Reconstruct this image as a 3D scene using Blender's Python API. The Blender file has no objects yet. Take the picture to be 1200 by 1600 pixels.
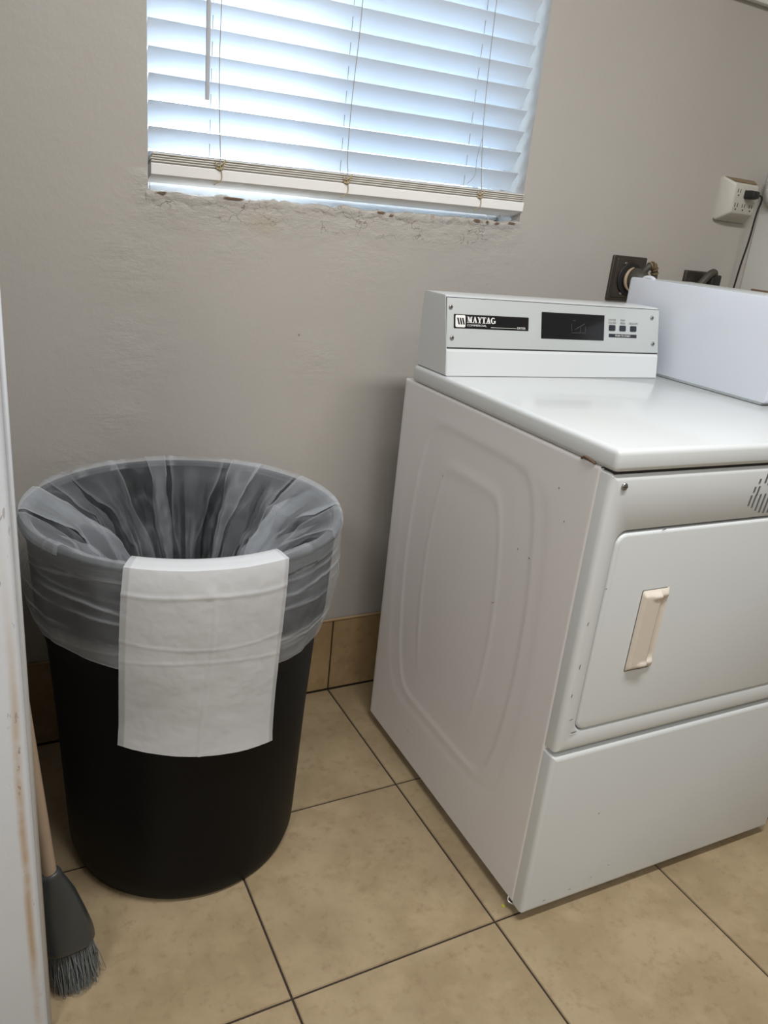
import bpy, bmesh, math, random
from mathutils import Vector, Matrix, noise
random.seed(7)
S = bpy.context.scene
COL = S.collection

# ------------------------------------------------------------------ camera
F_PX = 1212.87
CAM_POS = Vector((-0.7924, -1.6518, 1.2088)); YAW, PITCH, ROLL = 0.5034, 0.3534, -0.1047
fw = Vector((math.sin(YAW)*math.cos(PITCH), math.cos(YAW)*math.cos(PITCH), -math.sin(PITCH)))
rt = Vector((math.cos(YAW), -math.sin(YAW), 0)); dn = fw.cross(rt)
r2 = math.cos(ROLL)*rt + math.sin(ROLL)*dn; d2 = -math.sin(ROLL)*rt + math.cos(ROLL)*dn
cam = bpy.data.cameras.new('camera'); cam.sensor_fit = 'VERTICAL'; cam.sensor_height = 36.0
cam.lens = 36.0*F_PX/1600.0; cam.clip_start = 0.02
co = bpy.data.objects.new('camera', cam); COL.objects.link(co)
m3 = Matrix((r2, -d2, -fw)).transposed()
co.matrix_world = Matrix.Translation(CAM_POS) @ m3.to_4x4()
S.camera = co

# ------------------------------------------------------------------ light
w = bpy.data.worlds.new('sky'); S.world = w; w.use_nodes = True
bg = w.node_tree.nodes['Background']; bg.inputs[0].default_value = (0.80, 0.91, 1.0, 1); bg.inputs[1].default_value = 13.0
def area(name, loc, rot, sx, sy, power, col):
    l = bpy.data.lights.new(name, 'AREA'); l.shape = 'RECTANGLE'; l.size = sx; l.size_y = sy; l.energy = power; l.color = col
    o = bpy.data.objects.new(name, l); COL.objects.link(o); o.location = loc; o.rotation_euler = rot; return o
area('ceiling_tube_lamp', (0.04, -1.30, 2.36), (0, 0, 0), 1.2, 0.16, 36, (1.0, 0.995, 0.985))
area('doorway_ceiling_lamp', (-0.30, -2.35, 2.36), (0, 0, 0), 0.45, 0.45, 7, (1.0, 0.995, 0.985))
area('side_fill_light', (-1.9, -2.6, 2.36), (0, 0, 0), 0.6, 0.6, 34, (1.0, 0.995, 0.985))  # unseen fill light, added to brighten the dryer's left side
S.view_settings.view_transform = 'Standard'; S.view_settings.look = 'None'
S.view_settings.exposure = 0.0; S.view_settings.gamma = 1.0; S.view_settings.use_curve_mapping = False

# ------------------------------------------------------------------ materials
class NT:
    def __init__(s, name):
        s.m = bpy.data.materials.new(name); s.m.use_nodes = True; s.t = s.m.node_tree; s.n = s.t.nodes
        s.p = s.n['Principled BSDF']; s.out = s.n['Material Output']; s._c = None
    def new(s, typ, **kw):
        n = s.n.new(typ)
        for k, v in kw.items():
            if hasattr(n, k): setattr(n, k, v)
        return n
    def link(s, a, b): s.t.links.new(a, b)
    def obj(s):
        if not s._c: s._c = s.new('ShaderNodeTexCoord')
        return s._c.outputs['Object']
    def math(s, op, a, b=None, clamp=False):
        n = s.new('ShaderNodeMath', operation=op); n.use_clamp = clamp
        for i, v in enumerate((a, b)):
            if v is None: continue
            if isinstance(v, (int, float)): n.inputs[i].default_value = v
            else: s.link(v, n.inputs[i])
        return n.outputs[0]
    def noise(s, scale, detail=4, rough=0.55, vec=None, stretch=None):
        n = s.new('ShaderNodeTexNoise'); n.inputs['Scale'].default_value = scale
        n.inputs['Detail'].default_value = detail; n.inputs['Roughness'].default_value = rough
        v = vec or s.obj()
        if stretch:
            mp = s.new('ShaderNodeMapping'); mp.inputs['Scale'].default_value = stretch; s.link(v, mp.inputs[0]); v = mp.outputs[0]
        s.link(v, n.inputs['Vector']); return n.outputs['Fac']
    def remap(s, v, a, b, c=0.0, d=1.0):
        n = s.new('ShaderNodeMapRange'); n.inputs[1].default_value = a; n.inputs[2].default_value = b
        n.inputs[3].default_value = c; n.inputs[4].default_value = d; n.interpolation_type = 'SMOOTHSTEP'
        s.link(v, n.inputs[0]); return n.outputs[0]
    def mix(s, f, a, b):
        n = s.new('ShaderNodeMix', data_type='RGBA')
        if isinstance(f, (int, float)): n.inputs[0].default_value = f
        else: s.link(f, n.inputs[0])
        for i, v in ((6, a), (7, b)):
            if isinstance(v, tuple): n.inputs[i].default_value = (*v, 1)
            else: s.link(v, n.inputs[i])
        return n.outputs[2]
    def bump(s, h, strength=0.5, dist=0.01, normal=None):
        n = s.new('ShaderNodeBump'); n.inputs['Strength'].default_value = strength; n.inputs['Distance'].default_value = dist
        s.link(h, n.inputs['Height'])
        if normal: s.link(normal, n.inputs['Normal'])
        return n.outputs[0]
    def near(s, p, r, scale=(1, 1, 1)):
        mp = s.new('ShaderNodeMapping'); mp.vector_type = 'POINT'
        mp.inputs['Location'].default_value = [-a*b for a, b in zip(p, scale)]; mp.inputs['Scale'].default_value = scale
        s.link(s.obj(), mp.inputs[0])
        l = s.new('ShaderNodeVectorMath', operation='LENGTH'); s.link(mp.outputs[0], l.inputs[0])
        return s.remap(l.outputs['Value'], 0, r, 1, 0)

def simple(name, col, rough=0.5, metal=0.0, var=0.06, scale=30, bump=0.0, spec=0.5, coat=0.0, bscale=None):
    t = NT(name)
    f = t.noise(scale, 3)
    c = t.mix(f, tuple(max(0, x*(1-var)) for x in col), tuple(min(1, x*(1+var)) for x in col))
    t.link(c, t.p.inputs['Base Color']); t.p.inputs['Roughness'].default_value = rough; t.p.inputs['Metallic'].default_value = metal
    t.p.inputs['Specular IOR Level'].default_value = spec; t.p.inputs['Coat Weight'].default_value = coat
    if bump: t.link(t.bump(t.noise(bscale or scale*3, 3), bump, 0.002), t.p.inputs['Normal'])
    return t.m

def wall_mat():
    t = NT('painted_plaster')
    base = t.mix(t.noise(3.0, 4), (0.402, 0.378, 0.346), (0.452, 0.428, 0.394))
    sep = t.new('ShaderNodeSeparateXYZ'); t.link(t.obj(), sep.inputs[0])
    # patches of lumpy, patched plaster (wear with its own place)
    worn = None
    for p, r in (((-0.50, 0, 1.10), .16), ((-0.47, 0, 1.19), .10), ((-0.53, 0, 0.78), .10), ((-0.50, 0, 0.92), .14),
                 ((-0.30, 0, 1.17), .16), ((0.0, 0, 1.17), .2), ((0.33, 0, 1.19), .18), ((-0.62, 0, 0.66), .12), ((-0.1, 0, 0.9), .1)):
        g = t.near(p, r); worn = g if worn is None else t.math('MAXIMUM', worn, g)
    sill = t.math('MULTIPLY', t.math('MULTIPLY', t.remap(sep.outputs['Z'], 1.12, 1.235, 0, 1), t.remap(sep.outputs['Z'], 1.27, 1.245, 0, 1)), t.math('MULTIPLY', t.remap(sep.outputs['X'], -.53, -.46, 0, 1), t.remap(sep.outputs['X'], .36, .46, 1, 0)))
    # cracks
    vo = t.new('ShaderNodeTexVoronoi', feature='DISTANCE_TO_EDGE'); vo.inputs['Scale'].default_value = 11
    wob = t.new('ShaderNodeTexNoise'); wob.inputs['Scale'].default_value = 14; wob.inputs['Detail'].default_value = 5; t.link(t.obj(), wob.inputs['Vector'])
    vm = t.new('ShaderNodeVectorMath', operation='MULTIPLY_ADD'); t.link(wob.outputs['Color'], vm.inputs[0]); vm.inputs[1].default_value = (.22, .22, .22)
    mp = t.new('ShaderNodeMapping'); mp.inputs['Scale'].default_value = (.55, .55, 1.5); t.link(t.obj(), mp.inputs[0]); t.link(mp.outputs[0], vm.inputs[2])
    t.link(vm.outputs[0], vo.inputs['Vector'])
    line = t.remap(vo.outputs['Distance'], 0.0, 0.018, 1, 0)
    gate = t.remap(t.noise(9, 2), .47, .56, 0, 1)
    crack = t.math('MULTIPLY', t.math('MULTIPLY', line, gate), t.remap(sill, .35, .75, 0, 1))
    chips = t.math('MULTIPLY', t.remap(t.noise(38, 5, .7), .60, .66, 0, 1), t.remap(sill, .72, .98, 0, 1))
    c = t.mix(t.math('MULTIPLY', crack, .55), base, (0.16, 0.12, 0.085))
    c = t.mix(t.math('MULTIPLY', chips, .6), c, (0.27, 0.19, 0.12))
    ochre = t.math('MULTIPLY', t.near((-.235, 0, 1.185), .06, (1, 1, 1.6)), .35)
    c = t.mix(ochre, c, (0.42, 0.33, 0.19))
    # pin holes
    v2 = t.new('ShaderNodeTexVoronoi'); v2.inputs['Scale'].default_value = 7; t.link(t.obj(), v2.inputs['Vector'])
    pin = t.remap(v2.outputs['Distance'], .016, .026, .6, 0)
    c = t.mix(pin, c, (0.14, 0.12, 0.10))
    t.link(c, t.p.inputs['Base Color']); t.p.inputs['Roughness'].default_value = 0.46
    b1 = t.bump(t.noise(7, 3), .14, .010)
    b2 = t.bump(t.noise(70, 5, .6), .11, .006, b1)
    h3 = t.math('MULTIPLY', t.noise(30, 5, .65, stretch=(.7, 1, 1.3)), t.math('MAXIMUM', t.math('MULTIPLY', worn, .45), sill))
    b3 = t.bump(h3, .5, .014, b2)
    b4 = t.bump(t.math('SUBTRACT', 1.0, crack), .5, .004, b3)
    t.link(b4, t.p.inputs['Normal'])
    return t.m
M = {}
M['wall'] = wall_mat()
def tile_mat(name, a, b, cdark):
    t = NT(name)
    oi = t.new('ShaderNodeObjectInfo')
    va = t.new('ShaderNodeVectorMath', operation='MULTIPLY_ADD'); t.link(oi.outputs['Random'], va.inputs[0]); va.inputs[1].default_value = (7, 9, 3); t.link(t.obj(), va.inputs[2])
    v = va.outputs[0]
    c = t.mix(t.remap(t.noise(6, 5, .6, v), .35, .65), a, b)
    c = t.mix(t.remap(t.noise(42, 6, .7, v), .50, .72, 0, .55), c, cdark)
    c = t.mix(t.remap(t.noise(15, 4, .6, v), .52, .7, 0, .4), c, tuple(x*1.12 for x in b))
    t.link(c, t.p.inputs['Base Color']); t.link(t.remap(t.noise(20, 4, .6, v), .3, .7, .30, .46), t.p.inputs['Roughness'])
    t.link(t.bump(t.noise(26, 5, .6, v), .12, .004), t.p.inputs['Normal'])
    return t.m
M['tile'] = tile_mat('beige_ceramic', (0.300, 0.226, 0.132), (0.370, 0.286, 0.176), (0.215, 0.150, 0.082))
M['basetile'] = tile_mat('tan_ceramic', (0.325, 0.218, 0.110), (0.40, 0.28, 0.148), (0.24, 0.152, 0.07))
M['grout'] = simple('dark_grout', (0.035, 0.024, 0.016), 0.9)
M['caulk'] = simple('old_caulk', (0.36, 0.25, 0.14), 0.7)
M['ceiling'] = simple('ceiling_paint', (0.62, 0.60, 0.56), 0.8)
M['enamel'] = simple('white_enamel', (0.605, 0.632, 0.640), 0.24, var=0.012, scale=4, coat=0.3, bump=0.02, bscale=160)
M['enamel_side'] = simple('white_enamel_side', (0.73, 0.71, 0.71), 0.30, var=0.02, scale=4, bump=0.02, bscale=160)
M['washer'] = simple('washer_enamel', (0.62, 0.655, 0.72), 0.25, var=0.01, scale=4)
M['dark'] = simple('dark_gap', (0.03, 0.028, 0.026), 0.8)
M['gasket'] = simple('grey_gasket', (0.11, 0.115, 0.11), 0.7)
M['plate'] = simple('brushed_panel', (0.53, 0.56, 0.555), 0.38, metal=0.25, var=0.02, scale=8)
M['black'] = simple('black_gloss', (0.012, 0.012, 0.013), 0.18)
M['button'] = simple('dark_button', (0.02, 0.023, 0.032), 0.35)
M['ink'] = simple('grey_print', (0.23, 0.23, 0.22), 0.6)
M['white_ink'] = simple('white_print', (0.74, 0.74, 0.72), 0.6)
M['faint_reflection'] = simple('painted_display_reflection', (0.055, 0.06, 0.058), 0.4)  # grey that stands in for a faint reflection on the display
M['steel'] = simple('screw_steel', (0.34, 0.33, 0.32), 0.32, metal=0.9)
M['cream'] = simple('cream_plastic', (0.64, 0.575, 0.50), 0.38, var=0.02)
M['chip'] = simple('paint_chip', (0.17, 0.14, 0.12), 0.8)
M['rust'] = simple('rust', (0.15, 0.095, 0.055), 0.9, var=.4, scale=200)
M['can'] = simple('black_can_plastic', (0.0022, 0.0023, 0.0026), 0.5, var=.2, scale=12, bump=.08, bscale=60, spec=.16)
M['frame'] = simple('white_vinyl', (0.74, 0.76, 0.78), 0.4)
M['rail'] = simple('blind_rail', (0.86, 0.85, 0.83), 0.5, var=.03)
M['stackslat'] = simple('blind_slat_dusty', (0.72, 0.69, 0.64), 0.5, var=.05)
M['cord'] = simple('ladder_cord', (0.36, 0.34, 0.30), 0.8)
M['dirtycord'] = simple('yellowed_cord', (0.42, 0.34, 0.20), 0.85, var=.3, scale=150)
M['wand'] = simple('wand_plastic', (0.46, 0.46, 0.48), 0.35)
M['wood'] = simple('broom_handle', (0.33, 0.25, 0.18), 0.45, var=.15, scale=14)
M['broomhead'] = simple('broom_grey', (0.036, 0.040, 0.040), 0.36, var=.1)
M['bristle'] = simple('bristle_grey', (0.17, 0.185, 0.19), 0.7, var=.3, scale=90)
M['bronze'] = simple('dark_metal_plate', (0.10, 0.088, 0.075), 0.32, metal=.7, var=.25, scale=25)
M['rubber'] = simple('black_rubber', (0.016, 0.015, 0.014), 0.5)
M['oliverubber'] = simple('olive_grey_cord', (0.055, 0.052, 0.040), 0.55, var=.2)
M['tan'] = simple('tan_plastic', (0.42, 0.32, 0.22), 0.5, var=.1)
M['ivory'] = simple('ivory_plastic', (0.50, 0.48, 0.42), 0.45, var=.03)
M['aged'] = simple('heat_yellowed_plastic', (0.21, 0.15, 0.08), 0.6, var=.25, scale=60)
M['cabinet'] = simple('white_cabinet', (0.66, 0.66, 0.62), 0.35, var=.015, scale=5)
M['brown'] = simple('brown_latch', (0.20, 0.13, 0.08), 0.5)
M['fleck'] = simple('yellow_green_fleck', (0.45, 0.45, 0.04), 0.7)
M['ground'] = simple('pale_concrete', (0.5, 0.5, 0.48), 0.9)

def slat_mat():
    t = NT('blind_slat')
    c = t.mix(t.noise(8, 3), (0.76, 0.80, 0.84), (0.80, 0.84, 0.87)); t.link(c, t.p.inputs['Base Color']); t.p.inputs['Roughness'].default_value = .45
    tr = t.new('ShaderNodeBsdfTranslucent'); tr.inputs[0].default_value = (.75, .86, .98, 1)
    mx = t.new('ShaderNodeMixShader'); mx.inputs[0].default_value = .20
    t.link(t.p.outputs[0], mx.inputs[1]); t.link(tr.outputs[0], mx.inputs[2]); t.link(mx.outputs[0], t.out.inputs[0]); return t.m
M['slat'] = slat_mat()
def glass_mat(name, tint, rough):
    t = NT(name)
    tr = t.new('ShaderNodeBsdfTransparent'); f = t.noise(4, 2); t.link(t.mix(f, tint, tuple(x*.97 for x in tint)), tr.inputs[0])
    gl = t.new('ShaderNodeBsdfGlossy'); gl.inputs['Roughness'].default_value = rough
    mx = t.new('ShaderNodeMixShader'); mx.inputs[0].default_value = .06
    t.link(tr.outputs[0], mx.inputs[1]); t.link(gl.outputs[0], mx.inputs[2]); t.link(mx.outputs[0], t.out.inputs[0]); return t.m
M['glass'] = glass_mat('clear_glass', (.97, .98, 1.0), .02)
M['screen'] = glass_mat('screened_glass', (.57, .61, .65), .1)
def casing_mat():
    t = NT('stained_white_casing')
    c = t.mix(t.noise(5, 3), (0.58, 0.62, 0.68), (0.66, 0.695, 0.74))
    sep = t.new('ShaderNodeSeparateXYZ'); t.link(t.obj(), sep.inputs[0])
    wob = t.math('MULTIPLY', t.math('SUBTRACT', t.noise(2.2, 3, .5, stretch=(0, 0, 1)), .5), .018)
    d = t.math('ABSOLUTE', t.math('SUBTRACT', t.math('ADD', sep.outputs['X'], wob), -0.7835))
    band = t.math('MULTIPLY', t.remap(d, .0, .0085, 1, 0), t.remap(t.noise(5, 5, .7, stretch=(1, 1, .8)), .30, .55, .15, 1))
    band = t.math('MULTIPLY', band, t.remap(sep.outputs['Z'], .85, .40, .08, .85))
    c = t.mix(band, c, (0.42, 0.29, 0.155))
    sp = t.math('MULTIPLY', t.remap(t.noise(120, 3, .6, stretch=(1, 1, .35)), .66, .72, 0, .6), t.remap(d, .0, .02, 1, .1))
    c = t.mix(sp, c, (0.20, 0.15, 0.12))
    t.link(c, t.p.inputs['Base Color']); t.p.inputs['Roughness'].default_value = .42
    t.link(t.bump(t.noise(60, 4), .1, .003), t.p.inputs['Normal']); return t.m
M['casing'] = casing_mat()
def film_mat(name, lo, hi, col, stretch):
    t = NT(name)
    t.p.inputs['Base Color'].default_value = (*col, 1); t.p.inputs['Roughness'].default_value = .42
    c = t.mix(t.noise(9, 3), tuple(x*.97 for x in col), col); t.link(c, t.p.inputs['Base Color'])
    tl = t.new('ShaderNodeBsdfTranslucent'); tl.inputs[0].default_value = (*col, 1)
    m1 = t.new('ShaderNodeMixShader'); m1.inputs[0].default_value = .35; t.link(t.p.outputs[0], m1.inputs[1]); t.link(tl.outputs[0], m1.inputs[2])
    tr = t.new('ShaderNodeBsdfTransparent')
    at = t.new('ShaderNodeAttribute'); at.attribute_name = 'thick'
    f = t.math('ADD', t.remap(t.noise(7, 3, .5, stretch=stretch), .35, .75, lo, hi), at.outputs['Fac'], True)
    m2 = t.new('ShaderNodeMixShader'); t.link(f, m2.inputs[0]); t.link(tr.outputs[0], m2.inputs[1]); t.link(m1.outputs[0], m2.inputs[2])
    t.link(t.bump(t.noise(45, 4, .55, stretch=(1, 1, 1)), .12, .003), t.p.inputs['Normal'])
    t.link(m2.outputs[0], t.out.inputs[0]); return t.m
M['film'] = film_mat('translucent_bag_film', .05, .11, (0.78, 0.83, 0.89), (1, 1, 1.4))
M['flap'] = film_mat('layered_bag_film', .85, .92, (0.88, 0.905, 0.935), (1, 1, 1))

# ------------------------------------------------------------------ mesh helpers
def link_mesh(name, me, mat, parent=None, smooth=False):
    o = bpy.data.objects.new(name, me); COL.objects.link(o)
    if mat and not me.materials: me.materials.append(M[mat])
    if parent: o.parent = parent
    if smooth:
        for p in me.polygons: p.use_smooth = True
    return o
def from_bm(name, bm, mat, parent=None, smooth=False, sharp=None):
    me = bpy.data.meshes.new(name); bmesh.ops.recalc_face_normals(bm, faces=bm.faces[:]); bm.to_mesh(me); bm.free()
    o = link_mesh(name, me, mat, parent, smooth)
    if smooth and sharp:
        me.set_sharp_from_angle(angle=math.radians(sharp))
    return o
def add_box(bm, x0, x1, y0, y1, z0, z1):
    vs = [bm.verts.new((x, y, z)) for x in (x0, x1) for y in (y0, y1) for z in (z0, z1)]
    for f in ((0,1,3,2), (4,6,7,5), (0,4,5,1), (2,3,7,6), (0,2,6,4), (1,5,7,3)): bm.faces.new([vs[i] for i in f])
    return vs
def box(name, x0, x1, y0, y1, z0, z1, mat, parent=None, bevel=0.0, seg=3):
    bm = bmesh.new(); add_box(bm, x0, x1, y0, y1, z0, z1)
    if bevel: bmesh.ops.bevel(bm, geom=bm.edges[:], offset=bevel, segments=seg, profile=.5, affect='EDGES')
    return from_bm(name, bm, mat, parent, smooth=bool(bevel), sharp=40)
def loft(bm, loops, close=True, cap0=True, cap1=True):
    vl = [[bm.verts.new(p) for p in l] for l in loops]; n = len(vl[0])
    for a, b in zip(vl, vl[1:]):
        for i in range(n if close else n-1):
            j = (i+1) % n; bm.faces.new((a[i], a[j], b[j], b[i]))
    if cap0: bm.faces.new(vl[0])
    if cap1: bm.faces.new(vl[-1][::-1])
    return vl
def tube(bm, pts, r, n=10, cap=True):
    pts = [Vector(p) for p in pts]; loops = []; prev = None
    for i, p in enumerate(pts):
        d = (pts[min(i+1, len(pts)-1)]-pts[max(i-1, 0)]).normalized()
        if prev is None: a = d.orthogonal().normalized()
        else: a = (prev - d*prev.dot(d)).normalized()
        prev = a; b = d.cross(a); rr = r[i] if isinstance(r, (list, tuple)) else r
        loops.append([p + a*rr*math.cos(2*math.pi*k/n) + b*rr*math.sin(2*math.pi*k/n) for k in range(n)])
    loft(bm, loops, True, cap, cap)
def spline(pts, per=8):
    pts = [Vector(p) for p in pts]; q = [pts[0]*2-pts[1]]+pts+[pts[-1]*2-pts[-2]]; out = []
    for i in range(1, len(q)-2):
        for k in range(per):
            t = k/per; a, b, c, d = q[i-1:i+3]
            out.append(.5*((2*b)+(c-a)*t+(2*a-5*b+4*c-d)*t*t+(3*b-a-3*c+d)*t**3))
    out.append(pts[-1]); return out
def cyl(name, p0, p1, r, mat, parent=None, n=20, bevel=0.0, r1=None):
    bm = bmesh.new(); p0 = Vector(p0); p1 = Vector(p1); d = (p1-p0)
    if bevel:
        u = d.normalized()*bevel
        tube(bm, [p0, p1-u, p1-u*.3, p1], [r, r1 or r, (r1 or r)-bevel*.4, (r1 or r)-bevel], n)
    else: tube(bm, [p0, p1], [r, r1 or r], n)
    return from_bm(name, bm, mat, parent, True, 35)
def rrect(x0, x1, z0, z1, r, n=6):
    out = []
    for cx, cz, a0 in ((x1-r, z1-r, 0), (x0+r, z1-r, 90), (x0+r, z0+r, 180), (x1-r, z0+r, 270)):
        for k in range(n+1):
            a = math.radians(a0+90*k/n); out.append((cx+r*math.cos(a), cz+r*math.sin(a)))
    return out
def panel(name, x0, x1, z0, z1, yb, yf, r, fil, mat, parent=None, hole=None, holer=.02, depth=.014):
    """front-facing (-Y) panel with rounded outline and rounded front edge; optional rounded hole"""
    bm = bmesh.new(); loops = []
    def lp(ins, y): return [(x, y, z) for x, z in rrect(x0+ins, x1-ins, z0+ins, z1-ins, max(r-ins, .0012))]
    loops.append(lp(0, yb)); 
    for k in range(5):
        a = math.pi/2*k/4; loops.append(lp(fil*(1-math.cos(a)), yf+fil*(1-math.sin(a))))
    if hole:
        hx0, hx1, hz0, hz1 = hole; e = .002
        for ins, y in ((0, yf), (e*.6, yf+e*.4), (e, yf+e), (e, yf+depth)):
            loops.append([(x, y, z) for x, z in rrect(hx0+ins, hx1-ins, hz0+ins, hz1-ins, holer)])
    loft(bm, loops)
    return from_bm(name, bm, mat, parent, True, 40)
def empty(name, loc=(0, 0, 0), rz=0, label=None, cat=None, group=None):
    o = bpy.data.objects.new(name, None); COL.objects.link(o); o.location = loc; o.rotation_euler = (0, 0, rz); o.empty_display_size = .05
    return tag(o, label, cat, group)
def tag(o, label=None, cat=None, group=None, kind=None):
    for k, v in (('label', label), ('category', cat), ('group', group), ('kind', kind)):
        if v: o[k] = v
    return o
def structure(o, label=None): return tag(o, label, None, None, 'structure')
def text_mesh(name, body, size, loc, mat, parent, ext=.0002, align='LEFT', sx=1.0, rx=90):
    cu = bpy.data.curves.new(name, 'FONT'); cu.body = body; cu.size = size; cu.extrude = ext; cu.align_x = align; cu.resolution_u = 2
    tmp = bpy.data.objects.new(name, cu); COL.objects.link(tmp); bpy.context.view_layer.update()
    me = bpy.data.meshes.new_from_object(tmp.evaluated_get(bpy.context.evaluated_depsgraph_get())); bpy.data.objects.remove(tmp)
    me.materials.clear(); o = link_mesh(name, me, mat, parent); o.location = loc; o.rotation_euler = (math.radians(rx), 0, 0); o.scale = (sx, 1, 1); return o

# ------------------------------------------------------------------ the room
T = 0.4064; G = 0.0042
WL, WR, WB, WT = -0.4717, 0.4124, 1.222, 1.98      # window opening
YW = 0.008; YO = 0.178
CE = 2.40
def zs(x): return WB + 0.019*(x-WL)/(WR-WL)          # the crooked sill
# floor with tiles
fl = structure(box('floor', -2.6, 2.2, -3.4, YO, -0.06, -0.0028, 'grout'), 'beige ceramic tile floor with thin dark grout lines')
def tile_mesh(name, sx, sy, h, bev):
    bm = bmesh.new(); add_box(bm, 0, sx, 0, sy, 0, h)
    es = [e for e in bm.edges if all(v.co.z > h-1e-6 for v in e.verts)]
    bmesh.ops.bevel(bm, geom=es, offset=bev, segments=2, affect='EDGES')
    me = bpy.data.meshes.new(name); bmesh.ops.recalc_face_normals(bm, faces=bm.faces[:]); bm.to_mesh(me); bm.free()
    for p in me.polygons: p.use_smooth = True
    me.set_sharp_from_angle(angle=math.radians(30)); me.materials.append(M['tile']); return me
tm = tile_mesh('floor_tile', T-G, T-G, .006, .0012)
for i in range(-6, 5):
    for j in range(0, 8):
        o = link_mesh('floor_tile', tm, None, fl); o.location = (i*T+G/2, -(j+1)*T+G/2, -.006+random.uniform(-.0003, .0002))
# back wall with the window opening, one mesh
bm = bmesh.new(); X0, X1 = -2.6, 2.2
def quad(*p): bm.faces.new([bm.verts.new(v) for v in p])
for y in (YW, YO):
    quad((X0, y, -.05), (WL, y, -.05), (WL, y, CE), (X0, y, CE)); quad((WR, y, -.05), (X1, y, -.05), (X1, y, CE), (WR, y, CE))
    quad((WL, y, -.05), (WR, y, -.05), (WR, y, zs(WR)), (WL, y, zs(WL))); quad((WL, y, WT), (WR, y, WT), (WR, y, CE), (WL, y, CE))
quad((WL, YW, zs(WL)), (WR, YW, zs(WR)), (WR, YO, zs(WR)), (WL, YO, zs(WL))); quad((WL, YW, WT), (WR, YW, WT), (WR, YO, WT), (WL, YO, WT))
quad((WL, YW, zs(WL)), (WL, YW, WT), (WL, YO, WT), (WL, YO, zs(WL))); quad((WR, YW, zs(WR)), (WR, YW, WT), (WR, YO, WT), (WR, YO, zs(WR)))
bmesh.ops.remove_doubles(bm, verts=bm.verts[:], dist=1e-5)
structure(from_bm('wall_back', bm, 'wall'), 'grey-beige painted plaster wall, cracked below the window')
structure(box('wall_left', -.95, -.79, -.70, YW, -.002, CE, 'wall'), 'short grey-beige wall beside the doorway')
structure(box('wall_right', 2.2, 2.3, -3.4, YO, -.05, CE, 'wall'), 'grey-beige side wall')
structure(box('wall_front', -2.6, 2.3, -3.5, -3.4, -.05, CE, 'wall'), 'grey-beige wall behind the viewer')
structure(box('wall_hall', -2.7, -2.6, -3.5, YO, -.05, CE, 'wall'), 'grey-beige wall of the hallway')
structure(box('ceiling', -2.7, 2.3, -3.5, YO, CE, CE+.08, 'ceiling'), 'pale painted ceiling')
structure(box('ground_outside', -6, 6, YO+.01, 9, -.3, -.1, 'ground'), 'pale ground outside the window')
# broken plaster lip along the window bottom
bm = bmesh.new(); N = 260; prof = []
for i in range(N+1):
    x = WL-.004 + (WR-WL+.008)*i/N; P = Vector((x*30, 3.3, 0))
    top = zs(x) + .004 + .005*noise.fractal(P, .8, 2, 5) - (.006 if noise.noise(Vector((x*12, 8, 1))) > .34 else 0)
    pr = YW - .0015 - .0025*abs(noise.noise(Vector((x*45, 1, 7))))
    prof.append([(x, YW+.030, top-.002+.002*noise.noise(Vector((x*60, 5, 5)))), (x, YW+.008, top), (x, YW-.0008, top-.002), (x, pr, top-.006-.003*noise.noise(Vector((x*70, 4, 2)))),
                 (x, pr+.0006, top-.013-.004*noise.noise(Vector((x*38, 2, 2)))), (x, YW+.0006, top-.021-.008*noise.noise(Vector((x*22, 9, 2))))])
loft(bm, prof, False, False, False)
structure(from_bm('trim_1', bm, 'wall', None, True, 25), 'chipped plaster lip under the window blind')
bm = bmesh.new()
for x, wd, dz in ((-.445, .030, .001), (-.30, .05, .0), (.035, .040, .002), (.06, .014, .009), (.285, .03, .002), (.318, .012, .004), (.345, .020, .006), (.385, .03, .001)):
    P = []
    for k in range(10):
        a = 2*math.pi*k/10; rr = .35+.75*random.random()
        P.append((x+wd/2*rr*math.cos(a), YW-.0043-.0004*random.random(), zs(x)+.001-dz*.6+.0032*rr*math.sin(a)))
    bm.faces.new([bm.verts.new(p) for p in P])
lip = bpy.data.objects['trim_1']
from_bm('chipped_paint', bm, 'rust', lip)
# tile skirting along the back wall
bb = structure(box('baseboard_back', -1.4, 2.2, .0035, YW, -.0028, .2164, 'grout'), 'tan ceramic tile skirting along the back wall')
bt = tile_mesh('skirting_tile', T-G, .2164-.006, .0055, .0012); bt.materials.clear(); bt.materials.append(M['basetile'])
for i in range(-3, 5):
    o = link_mesh('skirting_tile', bt, None, bb); o.location = (i*T+G/2, .0055, .0035); o.rotation_euler = (math.radians(90), 0, 0)
bm = bmesh.new(); tube(bm, [(-1.4, .002, .2150), (2.2, .002, .2150)], .0042, 8); from_bm('caulk_line', bm, 'caulk', bb, True)
# white ledge high on the wall at the right
structure(box('trim_2', .5, 2.2, -.012, YW, 1.826, 1.90, 'cabinet', None, .003), 'white ledge board high on the wall at the right')
# door casing on the left
cs = structure(box('door_1', -.93, -.7643, -.722, -.6999, -.002, 2.06, 'casing', None, .0028, 3), 'stained white door casing beside the trash can')
bm = bmesh.new(); tube(bm, [(-.7672, -.7225, -.002), (-.7672, -.7225, 2.05)], .0030, 8); from_bm('edge_bead', bm, 'casing', cs, True)
sp = panel('strike_plate', -.823, -.7885, .775, .845, -.7221, -.7236, .006, .0006, 'steel', cs)
panel('strike_hole', -.812, -.7870, .79, .805, -.7230, -.7239, .003, .0002, 'dark', cs)

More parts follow.
